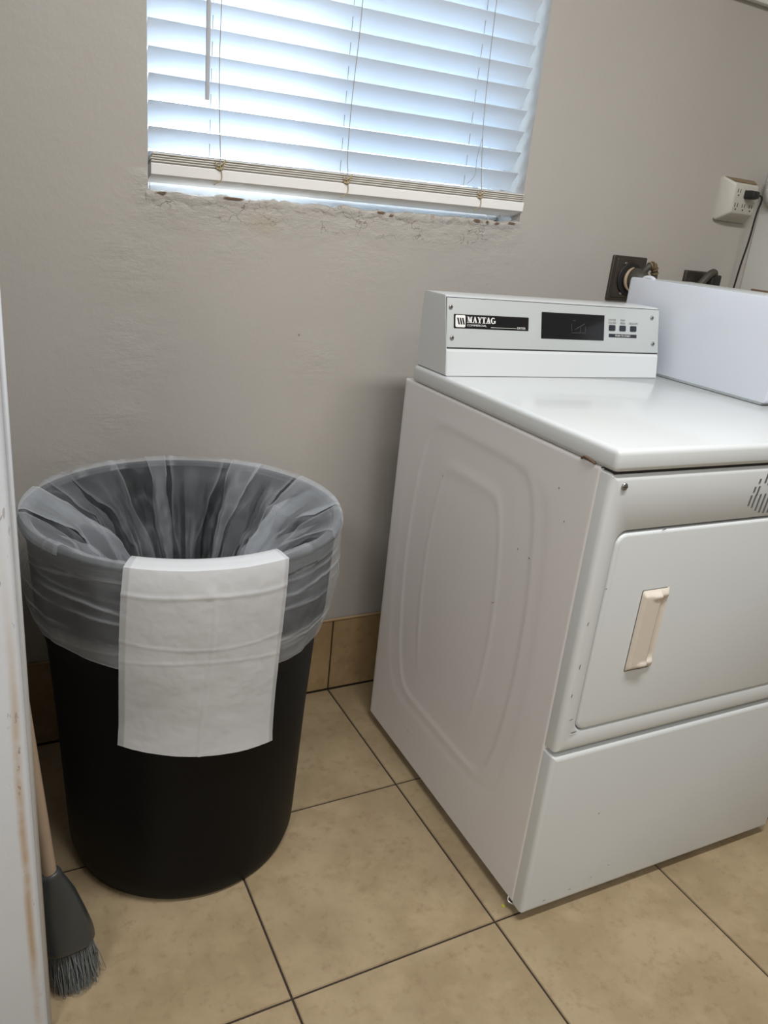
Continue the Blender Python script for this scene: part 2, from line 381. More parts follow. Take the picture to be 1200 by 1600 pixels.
# ------------------------------------------------------------------ window and blind
wn = empty('window_1'); structure(wn, 'bright sliding window with white vinyl frame behind the blind')
def fr(x0, x1, z0, z1, y0=.105, y1=.165, nm='window_frame'): return box(nm, x0, x1, y0, y1, z0, z1, 'frame', wn, .003, 2)
fr(WL, WL+.022, WB+.004, WT); fr(WR-.03, WR, WB+.022, WT); fr(WL+.022, WR-.03, WT-.03, WT); fr(WL+.022, WR-.03, WB+.003, WB+.034)
fr(-.115, -.085, WB+.034, WT-.03, .115, .15, 'meeting_stile'); fr(.335, .355, WB+.034, WT-.03, .12, .15, 'sash_stile')
fr(-.085, .335, WB+.034, WB+.058, .12, .15, 'sash_rail')
box('pane', WL+.022, -.115, .131, .134, WB+.034, WT-.03, 'glass', wn); box('pane', -.085, .335, .131, .134, WB+.058, WT-.03, 'screen', wn)
box('pane', .355, WR-.03, .131, .134, WB+.034, WT-.03, 'screen', wn)

SLX0, SLX1 = WL+.004, .3975
blind = empty('window_blind', (0, 0, 0), 0, 'white horizontal slat blind hanging in the window', 'blind')
TILT = math.radians(53); SW = .0505; PITCH_S = .0443; YS = .036
def tz(x): return .015*(x-WL)/(WR-WL)
def slat_mesh(x0, x1, width, tilt, thick=.0028, crown=.0022, nx=24):
    bm = bmesh.new(); loops = []
    for i in range(nx+1):
        x = x0+(x1-x0)*i/nx; L = []
        for side in (1, -1):
            for k in range(7):
                u = (k/6-.5)*side; v = crown*(1-(2*u)**2) + side*thick/2*(1 if abs(u) < .49 else .4)
                a = u*width; c_, s_ = math.cos(tilt), math.sin(tilt)
                # u<0 is the room edge, which is raised
                L.append((x, a*c_ + v*s_, -a*s_ + v*c_ + tz(x)))
        loops.append(L)
    loft(bm, loops); me = bpy.data.meshes.new('slat'); bmesh.ops.recalc_face_normals(bm, faces=bm.faces[:]); bm.to_mesh(me); bm.free()
    for p in me.polygons: p.use_smooth = True
    me.set_sharp_from_angle(angle=math.radians(50)); me.materials.append(M['slat']); return me
meshes = [slat_mesh(SLX0, SLX1, SW, TILT+math.radians(d)) for d in (-2.5, 0, 1.5)]
room_edge0 = 1.297
ztop_off = SW/2*math.sin(TILT)
for k in range(15):
    o = link_mesh('slat', meshes[0 if k < 2 else (1 if k < 5 else 2)], None, blind)
    o.location = (random.uniform(-.0015, .0015), YS+random.uniform(-.0008, .0008), room_edge0 + k*PITCH_S - ztop_off + random.uniform(-.001, .001))
# stacked slats and the bottom rail
stm = slat_mesh(SLX0+.002, .409, SW, math.radians(14), .0036, .0006); stm.materials.clear(); stm.materials.append(M['stackslat'])
for k in range(4):
    o = link_mesh('stacked_slat', stm, None, blind); o.location = (random.uniform(-.003, .003), .027+random.uniform(-.001, .001), 1.2735+k*.0043)
bm = bmesh.new(); loops = []
for x in (SLX0+.001, -.2, .1, .4125):
    loops.append([(x, y, z+tz(x)) for y, z in ((.0040, 1.2535), (.0015, 1.2555), (.0000, 1.2735), (.0025, 1.2755), (.048, 1.2630), (.0505, 1.2600), (.0500, 1.2420), (.047, 1.2405))])
loft(bm, loops); from_bm('bottom_rail', bm, 'rail', blind, True, 30)
box('head_rail', SLX0, .402, .008, .06, WT-.055, WT-.002, 'rail', blind, .003)
def cord(name, pts, r, mat='cord', n=6):
    bm = bmesh.new(); tube(bm, spline(pts, 6), r, n); return from_bm(name, bm, mat, blind, True)
for x, x2 in ((-.334, -.334), (-.047, -.058), (.270, .284)):
    yc = .0115
    cord('ladder_cord', [(x-.002, yc, 1.93), (x, yc+.001, 1.62), ((x+x2)/2-.002, yc, 1.45), (x2+.001, yc-.004, 1.34), (x2, -.0025, 1.296+tz(x)), (x2, -.0028, 1.272+tz(x))], .0009)
    cord('lift_cord', [(x-.006, .030, 1.93), (x-.010, .036, 1.5), (x-.012, .036, 1.30)], .0008)
    # yellowed loops of cord and clips on the stack
    cord('cord_loop', [(x2-.010, -.0012, 1.289+tz(x)), (x2-.004, -.0035, 1.282+tz(x)), (x2+.005, -.0035, 1.287+tz(x)), (x2+.011, -.0012, 1.293+tz(x)), (x2+.003, -.0035, 1.277+tz(x)), (x2-.005, -.0025, 1.276+tz(x))], .0012, 'dirtycord')
    cord('cord_tail', [(x2+.002, -.0016, 1.278+tz(x)), (x2+.004, -.0022, 1.266+tz(x)), (x2+.003, -.002, 1.257+tz(x)), (x2-.006, .0005, 1.249+tz(x)), (x2-.010, .003, 1.246+tz(x))], .0009, 'dirtycord')
    box('ladder_clip', x2-.007, x2+.007, -.0012, .002, 1.275+tz(x), 1.281+tz(x), 'dirtycord', blind, .0006, 2)
# swinging string at the right and the tilt wand
cord('loose_string', [(.270, .0, 1.415), (.262, -.001, 1.37), (.262, -.001, 1.335), (.245, 0, 1.315)], .0006)
bm = bmesh.new(); tube(bm, [(-.363, -.004, 1.90), (-.3625, -.004, 1.397)], .0042, 6); from_bm('tilt_wand', bm, 'wand', blind)

# ------------------------------------------------------------------ dryer
DX, DB, DYAW = .0499, -.1562, -.0148
dr = empty('clothes_dryer', (DX, DB, 0), DYAW, 'white commercial clothes dryer with silver control console and front door', 'dryer')
W, L, ZT, ZB = .686, -.679, .9328, .027
ZS = ZT-.038; YF = L+.030
# embossed left side
def shape(y, z, yc, zc, w0, w1, hz, p):
    u = (z-zc)/hz; wd = w0 + (w1-w0)*max(0, 1-u*u)
    f = (abs((y-yc)/wd)**p + abs(u)**p)**(1/p); return (f-1)*min(wd, hz)
def sst(a, b, x): t = min(1, max(0, (x-a)/(b-a))); return t*t*(3-2*t)
def emboss(y, z):
    dA = shape(y, z, -.315, .512, .180, .224, .326, 10); dC = shape(y, z, -.310, .500, .225, .262, .345, 9); dB = shape(y, z, -.310, .500, .100, .134, .262, 10)
    h = 0
    h += -.0030*sst(.006, -.006, dA)                                    # recessed field
    h += .0022*math.exp(-((dA)/.0045)**2)*(1 if z < .7 else .6)          # lip along it
    h += -.0016*sst(.007, -.007, dC)*sst(.86, .78, z)
    h += .0026*math.exp(-(dB/.005)**2)*sst(.24, .34, z)
    return h*.42
bm = bmesh.new(); NY, NZ = 110, 150; g = []
for i in range(NY+1):
    row = []
    for j in range(NZ+1):
        y = -.004 + (YF+.004)*i/NY; z = ZB + (ZS-ZB)*j/NZ
        row.append(bm.verts.new((-emboss(y, z), y, z)))
    g.append(row)
for i in range(NY):
    for j in range(NZ): bm.faces.new((g[i][j], g[i+1][j], g[i+1][j+1], g[i][j+1]))
# folded edges
def strip(edge, dx, dy, dz):
    nv = [bm.verts.new((v.co.x+dx, v.co.y+dy, v.co.z+dz)) for v in edge]
    for a, b, c, d in zip(edge, edge[1:], nv[1:], nv): bm.faces.new((a, b, c, d))
    return nv
e = strip([g[i][NZ] for i in range(NY+1)], .0015, 0, .0015); strip(e, .02, 0, 0)
e = strip(g[NY], .0015, -.0015, 0); strip(e, .012, 0, 0)
e = strip(g[0], .0015, .002, 0); strip(e, .02, .002, 0)
strip([g[i][0] for i in range(NY+1)], .02, 0, 0)
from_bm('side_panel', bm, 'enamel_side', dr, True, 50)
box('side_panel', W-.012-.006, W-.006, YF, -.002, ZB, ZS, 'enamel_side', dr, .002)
box('rear_panel', .004, W-.02, -.010, -.002, ZB+.01, ZS-.002, 'steel', dr)
box('inner_frame', .016, W-.02, YF+.002, -.012, ZB+.016, ZS-.004, 'dark', dr)
box('worktop', -.002, W, L-.004, -.033, ZS+.002, ZT, 'enamel', dr, .009, 4)
box('worktop_gasket', .006, W-.006, L+.006, -.045, ZS-.004, ZS+.003, 'dark', dr)
# front
DZ0, DZ1, DXL, DXR = .424, .801, .030, W-.030
fp = panel('front_panel', .000, W-.004, .386, ZS-.002, YF-.0015, L, .004, .011, 'enamel', dr, (DXL, DXR, DZ0, DZ1), .022, .016)
panel('door_seal', DXL+.001, DXR-.001, DZ0+.001, DZ1-.001, L+.0155, L+.013, .02, .001, 'gasket', fp)
door = panel('door', DXL+.0046, DXR-.0046, DZ0+.0038, DZ1-.0066, L+.0125, L-.0015, .020, .006, 'enamel', dr)
lp = panel('lower_panel', .000, W-.004, ZB-.006, .379, YF-.0015, L, .004, .010, 'enamel', dr)
# handle: a moulded pull, high at the left, scooped under at the right
bm = bmesh.new(); hx0, hx1, hz0, hz1 = .116, .176, .534, .687; NX, NZ2 = 30, 60; g = []
for i in range(NX+1):
    row = []
    for j in range(NZ2+1):
        u = i/NX; v = j/NZ2
        edge = min(1, min(u, 1-u)*NX/2.0, min(v, 1-v)*NZ2/2.0)
        h = .0035
        mid = sst(.07, .17, v)*sst(.93, .83, v)
        h += .0050*sst(.0, .06, u)*sst(.70, .62, u)*sst(.02, .06, v)*sst(.98, .94, v)     # raised bar
        h += .0026*(1-sst(.08, .12, v)*sst(.92, .88, v))*sst(.25, .45, u)*sst(1.0, .90, u)*sst(.03, .06, v)*sst(.97, .94, v)   # the two end tabs
        h -= .0030*sst(.62, .70, u)*sst(1.0, .9, u)*mid
        row.append(bm.verts.new((hx0+(hx1-hx0)*u, L-.0015-h*math.sqrt(max(0, edge)), hz0+(hz1-hz0)*v)))
    g.append(row)
for i in range(NX):
    for j in range(NZ2): bm.faces.new((g[i][j], g[i+1][j], g[i+1][j+1], g[i][j+1]))
from_bm('handle', bm, 'cream', door, True, 60)
panel('handle_rim', hx0-.0016, hx1-.004, hz0-.0016, hz1+.0010, L-.0012, L-.0019, .003, .0003, 'gasket', door)
def screw(x, y, z, r, parent, tiltx=0.0):
    o = cyl('screw', (0, 0, 0), (0, -r*.55, 0), r, 'steel', parent, 16, r*.3); o.location = (x, y, z); o.rotation_euler = (tiltx, 0, 0)
    s = box('screw_slot', -r*.75, r*.75, -r*.60, -r*.5, -r*.12, r*.12, 'dark', o) if parent.parent is None else None
    return o
screw(.0255, L, .874, .0060, dr)
# vent slots : slanted louvre cut-outs
for r_, (x0, z0, ln) in enumerate([(.330, .862, .008), (.322, .846, .010), (.331, .840, .017), (.344, .862, .018), (.353, .858, .022), (.364, .858, .022), (.376, .858, .024), (.388, .856, .024), (.400, .858, .022),
                     (.317, .822, .019), (.327, .818, .024), (.338, .812, .030), (.349, .808, .034), (.360, .806, .036), (.371, .806, .036), (.382, .806, .034), (.393, .809, .030), (.404, .815, .024), (.415, .82, .018), (.412, .852, .018)]):
    b2 = bmesh.new(); wv = .0019; dxs = ln*.14
    L1 = [(x0-wv, z0), (x0+wv, z0), (x0+dxs+wv, z0+ln), (x0+dxs-wv, z0+ln)]
    loft(b2, [[(a, L+.004, b) for a, b in L1], [(a, L-.0007, b) for a, b in L1]])
    from_bm('vent_slot', b2, 'gasket', fp)
# console
con_prof = [(-.034, ZT+.001), (-.034, 1.083), (-.039, 1.089), (-.119, 1.089), (-.1245, 1.0865), (-.1485, .986), (-.1495, .985), (-.1525, .9815), (-.1612, ZT+.001)]
bm = bmesh.new(); loft(bm, [[(x, y, z) for y, z in con_prof] for x in (.004, .580)])
bmesh.ops.bevel(bm, geom=[e for e in bm.edges if abs(e.verts[0].co.x-e.verts[1].co.x) < 1e-6], offset=.0012, segments=2, affect='EDGES')
con = from_bm('console', bm, 'enamel', dr, True, 30)
box('console_shadow_gap', .006, .578, -.1590, -.04, ZT-.0005, ZT+.0012, 'dark', con)  # dark strip standing in for the shadow line under the console
# face frame: origin at the groove, local z up the slanted face
fy0, fz0, fy1, fz1 = -.1485, .9865, -.1250, 1.0860
lean = math.atan2(fy1-fy0, fz1-fz0); FH = math.hypot(fy1-fy0, fz1-fz0)
def onface(o):
    o.location = (0, fy0, fz0); o.rotation_euler = (-lean, 0, 0); return o
face = onface(panel('faceplate', .0055, .5785, .0030, FH-.0015, .001, -.0018, .0015, .0006, 'plate', con))
onface(panel('faceplate_gap', .0050, .5790, .0004, FH, .002, -.0004, .001, .0002, 'dark', con))
def fz(z): return (z-fz0)/math.cos(lean)
def onf(o): return onface(o)
yf = -.0018
badge = onf(panel('badge', .021, .206, fz(1.0265), fz(1.0535), yf+.0005, yf-.0010, .0012, .0004, 'black', con))
onf(panel('display', .240, .414, fz(1.0125), fz(1.0665), yf+.0005, yf-.0009, .0012, .0004, 'black', con))
for x in (.428, .459, .491):
    onf(panel('button', x, x+.018, fz(1.0345), fz(1.0465), yf+.0005, yf-.0022, .0022, .0008, 'button', con))
onf(panel('start_label', .4285, .5115, fz(1.0205), fz(1.0280), yf+.0005, yf-.0004, .0006, .0001, 'button', con))
for x, z in ((.0135, 1.0665), (.0165, 1.0075), (.556, 1.0665), (.562, 1.0095)):
    o = cyl('screw', (x, yf, fz(z)), (x, yf-.0030, fz(z)), .0046, 'steel', con, 16, .0012); onf(o)
    onf(cyl('screw_socket', (x, yf-.0026, fz(z)), (x, yf-.0033, fz(z)), .0019, 'dark', con, 8))
# logo: white square with three slanted strokes
def polys(name, plist, mat, y, par=con):
    b = bmesh.new()
    for P in plist: loft(b, [[(x, y, z) for x, z in P], [(x, y-.0004, z) for x, z in P]])
    return onf(from_bm(name, b, mat, par))
yl = yf-.0010
lz0, lz1 = fz(1.0285), fz(1.0520); lx = .0245; lw = .0235
onf(panel('logo_square', lx, lx+lw, lz0, lz1, yl+.0002, yl-.0004, .0028, .0001, 'white_ink', con))
st = []
for k in range(3):
    a = lx+.0035+k*.0058; st.append([(a, lz1-.0055), (a+.0034, lz1-.0055), (a+.0068, lz0+.0055), (a+.0034, lz0+.0055)])
    st.append([(a+.0036, lz0+.0055), (a+.0052, lz0+.0055), (a+.0052, lz0+.0095), (a+.0046, lz0+.0090)])
polys('logo_strokes', st, 'black', yl-.0004)
# serif capitals M A Y T A G
def serif_word(x, z, h, tk):
    out = []; thin = tk*.45; sf = tk*.55; s = h*.09
    def q(*p): out.append([(x+a, z+b) for a, b in p])
    def ser(a0, a1, top=False):
        b = h-s if top else 0; q((a0, b), (a1, b), (a1, b+s), (a0, b+s))
    for ch in 'MAYTAG':
        if ch == 'M':
            wd = h*1.05; q((sf, 0), (sf+thin, 0), (sf+thin, h), (sf, h)); q((wd-sf-tk, 0), (wd-sf, 0), (wd-sf, h), (wd-sf-tk, h))
            q((sf, h), (sf+tk, h), (wd/2+thin*.5, h*.08), (wd/2-thin*.5, h*.08)); q((wd-sf-tk, h), (wd-sf-tk+thin, h), (wd/2+thin*.5, h*.08), (wd/2-thin*.3, h*.08))
            ser(0, sf*2+thin); ser(wd-sf*2-tk, wd); ser(0, sf+tk, True); ser(wd-sf-tk, wd, True)
        elif ch == 'A':
            wd = h*.92; q((sf*.6, 0), (sf*.6+thin, 0), (wd/2+thin*.4, h), (wd/2-thin*.6, h)); q((wd-sf*.6-tk, 0), (wd-sf*.6, 0), (wd/2+tk*.4, h), (wd/2-tk*.6, h))
            q((wd*.28, h*.28), (wd*.72, h*.28), (wd*.68, h*.38), (wd*.32, h*.38)); ser(0, sf*1.6+thin); ser(wd-sf*1.6-tk, wd)
        elif ch == 'Y':
            wd = h*.85; q((wd/2-tk/2, 0), (wd/2+tk/2, 0), (wd/2+tk/2, h*.48), (wd/2-tk/2, h*.48))
            q((sf*.5, h), (sf*.5+tk, h), (wd/2+tk/2, h*.42), (wd/2-tk/2, h*.42)); q((wd-sf*.5-thin, h), (wd-sf*.5, h), (wd/2+tk/2, h*.42), (wd/2, h*.42))
            ser(wd/2-tk/2-sf, wd/2+tk/2+sf); ser(0, sf+tk, True); ser(wd-sf-thin, wd, True)
        elif ch == 'T':
            wd = h*.82; q((wd/2-tk/2, 0), (wd/2+tk/2, 0), (wd/2+tk/2, h), (wd/2-tk/2, h)); ser(0, wd, True); ser(wd/2-tk/2-sf, wd/2+tk/2+sf)
            q((0, h*.72), (s*.7, h*.72), (s*.7, h), (0, h)); q((wd-s*.7, h*.72), (wd, h*.72), (wd, h), (wd-s*.7, h))
        else:
            wd = h*.92; n = 22; r = h/2; rx_ = wd*.5
            for k in range(n):
                a0 = math.radians(42+ (318-42)*k/n); a1 = math.radians(42+(318-42)*(k+1)/n)
                def th(a): return thin+(tk-thin)*abs(math.cos(a))
                q((rx_+rx_*math.cos(a0), r+r*math.sin(a0)), (rx_+rx_*math.cos(a1), r+r*math.sin(a1)), (rx_+(rx_-th(a1))*math.cos(a1), r+(r-thin)*math.sin(a1)), (rx_+(rx_-th(a0))*math.cos(a0), r+(r-thin)*math.sin(a0)))
            q((wd-tk, h*.08), (wd, h*.08), (wd, h*.42), (wd-tk, h*.42)); q((wd*.58, h*.40), (wd*1.06, h*.40), (wd*1.06, h*.48), (wd*.58, h*.48))
        x += wd*1.00 + h*.01
    return out
polys('brand_lettering', serif_word(.0520, fz(1.0375), .0125, .0032), 'white_ink', yl)
def ftext(name, body, size, x, z, mat, sx=1.0, align='LEFT', y=yf-.0006):
    o = text_mesh(name, body, size, (0, 0, 0), mat, con, .0001, align, sx)
    o.location = (x, fy0 + y*math.cos(lean)+fz(z)*math.sin(lean), fz0 + fz(z)*math.cos(lean)-y*math.sin(lean)*-1*-1)
    o.rotation_euler = (math.radians(90)-lean, 0, 0); return o
ftext('badge_lettering', 'COMMERCIAL', .0058, .0520, 1.0310, 'white_ink', 1.30, y=yl-.0003)
ftext('badge_lettering', 'DRYER', .0062, .1760, 1.0290, 'white_ink', 1.15, y=yl-.0003)
polys('badge_line', [[(.110, fz(1.0298)), (.174, fz(1.0298)), (.174, fz(1.0305)), (.110, fz(1.0305))]], 'white_ink', yl)
for x, ls in ((.437, ('WHITES', 'COLORS')), (.468, ('PERM', 'PRESS')), (.500, ('DELICATE',))):
    for k, t_ in enumerate(ls): ftext('button_lettering', t_, .0062, x, (1.0556 if len(ls) == 2 else 1.0495)-k*.0061, 'ink', .95, 'CENTER')
ftext('start_lettering', 'PUSH TO START', .0062, .470, 1.0222, 'white_ink', 1.0, 'CENTER', y=yf-.0007)
yd = yf-.0009
def seg(x0, z0, x1, z1, t_=.0009):
    d = Vector((x1-x0, z1-z0)).normalized(); nx_, nz_ = -d.y*t_/2, d.x*t_/2
    return [(x0+nx_, fz(z0)+nz_), (x1+nx_, fz(z1)+nz_), (x1-nx_, fz(z1)-nz_), (x0-nx_, fz(z0)-nz_)]
polys('display_reflection', [seg(.322, 1.0265, .360, 1.0275), seg(.346, 1.041, .346, 1.028), seg(.360, 1.041, .360, 1.028), seg(.332, 1.034, .358, 1.0465, .0013), seg(.322, 1.030, .322, 1.046), seg(.324, 1.052, .332, 1.052)], 'faint_reflection', yd)  # reflection on the black display, drawn as thin grey strokes
# feet, hinge clip, scuffs
for x, y in ((.035, YF+.012), (W-.035, YF+.012), (.03, -.05), (W-.03, -.05)):
    cyl('foot', (x, y, 0), (x, y, ZB+.02), .013, 'steel', dr, 14)
bm = bmesh.new(); tube(bm, spline([(-.0005, YF+.045, ZS+.002), (-.003, YF+.035, ZS+.0075), (-.003, YF+.022, ZS+.006), (-.0005, YF+.012, ZS+.003)], 5), .0018, 6)
from_bm('top_clip', bm, 'rust', dr, True)
bm = bmesh.new(); tube(bm, spline([(.003, YF+.016, ZB-.002), (-.001, YF+.010, ZB-.009), (.004, YF+.002, ZB-.010), (.010, YF-.006, ZB-.009)], 5), .0028, 8)
from_bm('base_clip', bm, 'steel', dr, True)
random.seed(3)
def chip(p, ln, wd, ang, axis, par):
    n = 6; P = []
    for k in range(n):
        a = 2*math.pi*k/n; rr = .7+.5*random.random(); u = ln*rr*math.cos(a)/2; v = wd*rr*math.sin(a)/2
        uu = u*math.cos(ang)-v*math.sin(ang); vv = u*math.sin(ang)+v*math.cos(ang)
        P.append((p[0], p[1]+uu, p[2]+vv) if axis == 'x' else (p[0]+uu, p[1], p[2]+vv))
    b = bmesh.new(); b.faces.new([b.verts.new(q_) for q_ in P]); return from_bm('paint_chip', b, 'chip', par)
for y, z, ln, wd, a in ((-.205, .735, .007, .0015, .2), (-.485, .690, .004, .003, 1), (-.52, .687, .006, .002, .3), (-.565, .833, .004, .003, 1), (-.592, .785, .003, .003, 0), (-.44, .56, .012, .001, -.6), (-.20, .10, .009, .0015, .4)):
    chip((-.0006-emboss(y, z), y, z), ln, wd, a, 'x', dr)
for x, z, ln, wd, a in ((.012, .640, .009, .002, 1.4), (.014, .560, .010, .0018, 1.5), (.010, .505, .007, .002, 1.5), (.020, .455, .009, .0016, .3), (.034, .7, .004, .002, 0)):
    chip((x, L-.0004, z), ln, wd, a, 'z', fp)
for x, z, ln, wd, a in ((.05, .040, .009, .0016, .2), (.11, .046, .007, .0016, .1), (.16, .058, .006, .002, .8), (.20, .075, .004, .002, .2), (.14, .22, .004, .002, .9), (.26, .03, .008, .0015, .1)):
    chip((x, L-.0004, z), ln, wd, a, 'z', lp)
chip((DXL+.001, L-.0018, DZ0+.004), .016, .003, .1, 'z', door); chip((.13, L-.0018, DZ1-.006), .011, .002, .1, 'z', door)

# ------------------------------------------------------------------ white box on the right end of the dryer top
wb = empty('storage_box', (.657, -.149, ZT), DYAW, 'smooth white box standing on the right end of the dryer top', 'box')
BD, BH, BWD = .458, .215, .128
bm = bmesh.new()
def byz(ins, r): return rrect(-BD+ins, -ins, .006+ins, BH-ins, r, 6)
loft(bm, [[(x, y, z) for y, z in byz(i_, r_)] for x, i_, r_ in ((0, .0018, .006), (.0006, .0005, .007), (.002, 0, .008), (BWD-.003, 0, .008), (BWD, .0018, .006))])
from_bm('body', bm, 'washer', wb, True, 40)
box('base', .004, BWD-.004, -BD+.012, -.004, .0008, .0065, 'plate', wb, .001)
box('lid', .006, BWD-.004, -BD+.016, -.075, BH-.003, BH+.0022, 'plate', wb, .001)
bm = bmesh.new(); tube(bm, spline([(.010, -.030, BH-.006), (.010, -.040, BH+.001), (.010, -.052, BH+.0025), (.010, -.064, BH+.001), (.010, -.074, BH-.006)], 5), .0055, 10); from_bm('hinge_cap', bm, 'washer', wb, True)

# ------------------------------------------------------------------ wall fittings
# dryer outlet plate with plug
pw = empty('dryer_outlet', (.790, YW, 1.135), 0, 'dark metal outlet plate on the wall above the dryer console', 'outlet')
panel('cover_plate', -.060, .060, -.058, .058, 0, -.007, .004, .004, 'bronze', pw)
panel('plate_ridge', -.048, .056, -.050, .052, -.0065, -.0095, .004, .002, 'bronze', pw)
cyl('receptacle', (.004, -.009, 0), (.004, -.014, 0), .043, 'rubber', pw, 28, .002)
for z in (.039, -.040): cyl('screw', (-.018, -.009, z), (-.018, -.0125, z), .0042, 'steel', pw, 12, .001)
pg = empty('dryer_plug', (.805, YW-.014, 1.135), 0, 'thick olive-black plug with tan collar in the dark outlet plate', 'plug')
bm = bmesh.new(); tube(bm, [(0, 0, 0), (.001, -.006, 0), (.004, -.022, 0), (.010, -.036, 0), (.016, -.040, 0)], [.030, .031, .029, .022, .010], 24); from_bm('plug_body', bm, 'oliverubber', pg, True, 50)
bm = bmesh.new(); tube(bm, [(-.004+.031*math.cos(a), -.007, .031*math.sin(a)) for a in [math.radians(105+ i*150/14) for i in range(15)]], [.002+.0028*math.sin(math.pi*i/14) for i in range(15)], 8); from_bm('tan_collar', bm, 'tan', pg, True)
pts = spline([(.000, -.026, .016), (.012, -.034, .036), (.028, -.034, .040), (.040, -.032, .022), (.044, -.030, -.02), (.044, -.03, -.08), (.040, -.03, -.2)], 7)
bm = bmesh.new(); tube(bm, pts, .0085, 12); from_bm('power_cord', bm, 'oliverubber', pg, True)
for k in (9, 12, 15, 18, 21):
    bm = bmesh.new(); d = (pts[k+1]-pts[k-1]).normalized()*.0018; tube(bm, [pts[k]-d, pts[k]+d], .0108, 12); from_bm('strain_rib', bm, 'aged', pg, True, 40)
# second, low outlet box behind the washer
p2 = empty('washer_outlet', (1.068, YW, 1.120), 0, 'dark outlet box low on the wall, half hidden behind the white box', 'outlet')
panel('cover_plate', -.066, .060, -.06, .052, 0, -.010, .004, .003, 'bronze', p2)
panel('box_front', .004, .056, -.055, .046, -.009, -.030, .005, .003, 'rubber', p2)
p3 = empty('washer_plug', (1.068, YW-.03, 1.12), 0, 'thick dark cord looping out of the low outlet box on the wall', 'plug')
bm = bmesh.new(); tube(bm, spline([(.018, -.002, .030), (.006, -.014, .050), (-.016, -.022, .050), (-.040, -.022, .028), (-.058, -.02, .000), (-.066, -.02, -.06), (-.066, -.02, -.16)], 7), .0100, 12); from_bm('power_cord', bm, 'oliverubber', p3, True)
box('plug_body', -.006, .030, -.022, .0, .008, .046, 'rubber', p3, .005)
# six-way wall tap
tp = empty('outlet_multiplier', (1.1265, YW, 1.367), 0, 'ivory six-way plug adapter on the wall near the white cabinet', 'adapter')
bm = bmesh.new()
def rl(x0, x1, z0, z1, y): return [(x, y, z) for x, z in rrect(x0, x1, z0, z1, .006, 4)]
loft(bm, [rl(-.0625, .0625, -.056, .056, 0), rl(-.0625, .0625, -.056, .056, -.008), rl(-.046, .046, -.036, .041, -.040), rl(-.043, .043, -.033, .038, -.042)])
from_bm('housing', bm, 'ivory', tp, True, 30)
bm = bmesh.new(); loft(bm, [[(-.058, -.009, .0555), (.058, -.009, .0555), (.044, -.036, .0445), (-.044, -.036, .0445)], [(-.058, -.009, .0563), (.058, -.009, .0563), (.044, -.036, .0453), (-.044, -.036, .0453)]]); from_bm('scorched_top', bm, 'aged', tp)
for zz in (.017, -.019):
    for xx in (-.029, 0, .029):
        for dx in (-.005, .005): box('socket_slot', xx+dx-.0011, xx+dx+.0011, -.0424, -.038, zz, zz+.010, 'dark', tp)
        cyl('socket_slot', (xx, -.040, zz-.006), (xx, -.0424, zz-.006), .0024, 'dark', tp, 10)
ad = empty('black_plug', (1.1265, YW-.0424, 1.367), 0, 'small black plug with thin black cord in the ivory adapter', 'plug')
bm = bmesh.new(); 
loft(bm, [[(x, y, z) for x, z in rrect(-.008+a, .022-a, .004+a, .026-a, .005, 4)] for a, y in ((0, 0), (0, -.018), (.002, -.028), (.006, -.031))]); from_bm('plug_body', bm, 'rubber', ad, True, 40)
bm = bmesh.new(); tube(bm, spline([(.020, -.022, .015), (.034, -.024, .013), (.040, -.022, .000), (.040, -.016, -.03), (.046, -.008, -.10), (.050, .004, -.18), (.055, .014, -.30), (.055, .016, -.50)], 8), .0026, 8); from_bm('power_cord', bm, 'rubber', ad, True)
# white wall cabinet at the right edge
wc = empty('wall_cabinet', (1.243, YW, 1.0), 0, 'white cabinet on the wall at the right edge beyond the black cord', 'cabinet')
box('body', 0, .42, -.135, 0, -.10, 1.0, 'cabinet', wc, .004)
panel('door', .006, .414, -.09, .99, -.134, -.150, .006, .003, 'cabinet', wc)
bm = bmesh.new(); tube(bm, [(.004, -.048, .46), (.000, -.048, .445), (-.004, -.048, .425), (-.006, -.048, .40), (-.004, -.048, .385), (.002, -.048, .372), (.006, -.048, .366)], [.012, .024, .030, .031, .029, .023, .010], 20); from_bm('side_boss', bm, 'cabinet', wc, True, 60)
box('side_latch', -.006, .004, -.105, -.045, .128, .138, 'brown', wc, .002)

# ------------------------------------------------------------------ trash can
CX, CY = -.474, -.345
can = empty('trash_can', (CX, CY, 0), 0, 'large round black plastic trash can standing by the wall', 'trash can')
def lathe(bm, prof, n=96):
    loops = [[(r*math.cos(2*math.pi*k/n), r*math.sin(2*math.pi*k/n), z) for k in range(n)] for r, z in prof]; loft(bm, loops)
def can_r(z):
    pts = [(.0, .206), (.008, .217), (.03, .223), (.06, .225), (.30, .235), (.46, .2445), (.485, .249), (.505, .256), (.53, .260), (.69, .268), (.72, .269)]
    for (a, ra), (b, rb) in zip(pts, pts[1:]):
        if z <= b: return ra+(rb-ra)*(z-a)/(b-a)
    return pts[-1][1]
zz = [0, .004, .008, .015, .03, .045, .06, .10, .2, .3, .4, .46, .472, .485, .495, .505, .515, .53, .6, .685]
prof = [(0.001, .006), (.17, .006), (.178, 0)] + [(can_r(z), z) for z in zz] + [(.276, .688), (.278, .694), (.276, .701), (.270, .704), (.263, .702), (.261, .69)] + [(can_r(z)-.006, z) for z in (.6, .5, .46, .3, .1, .03)] + [(.19, .012), (.001, .012)]
bm = bmesh.new(); lathe(bm, prof); from_bm('can_body', bm, 'can', can, True, 40)

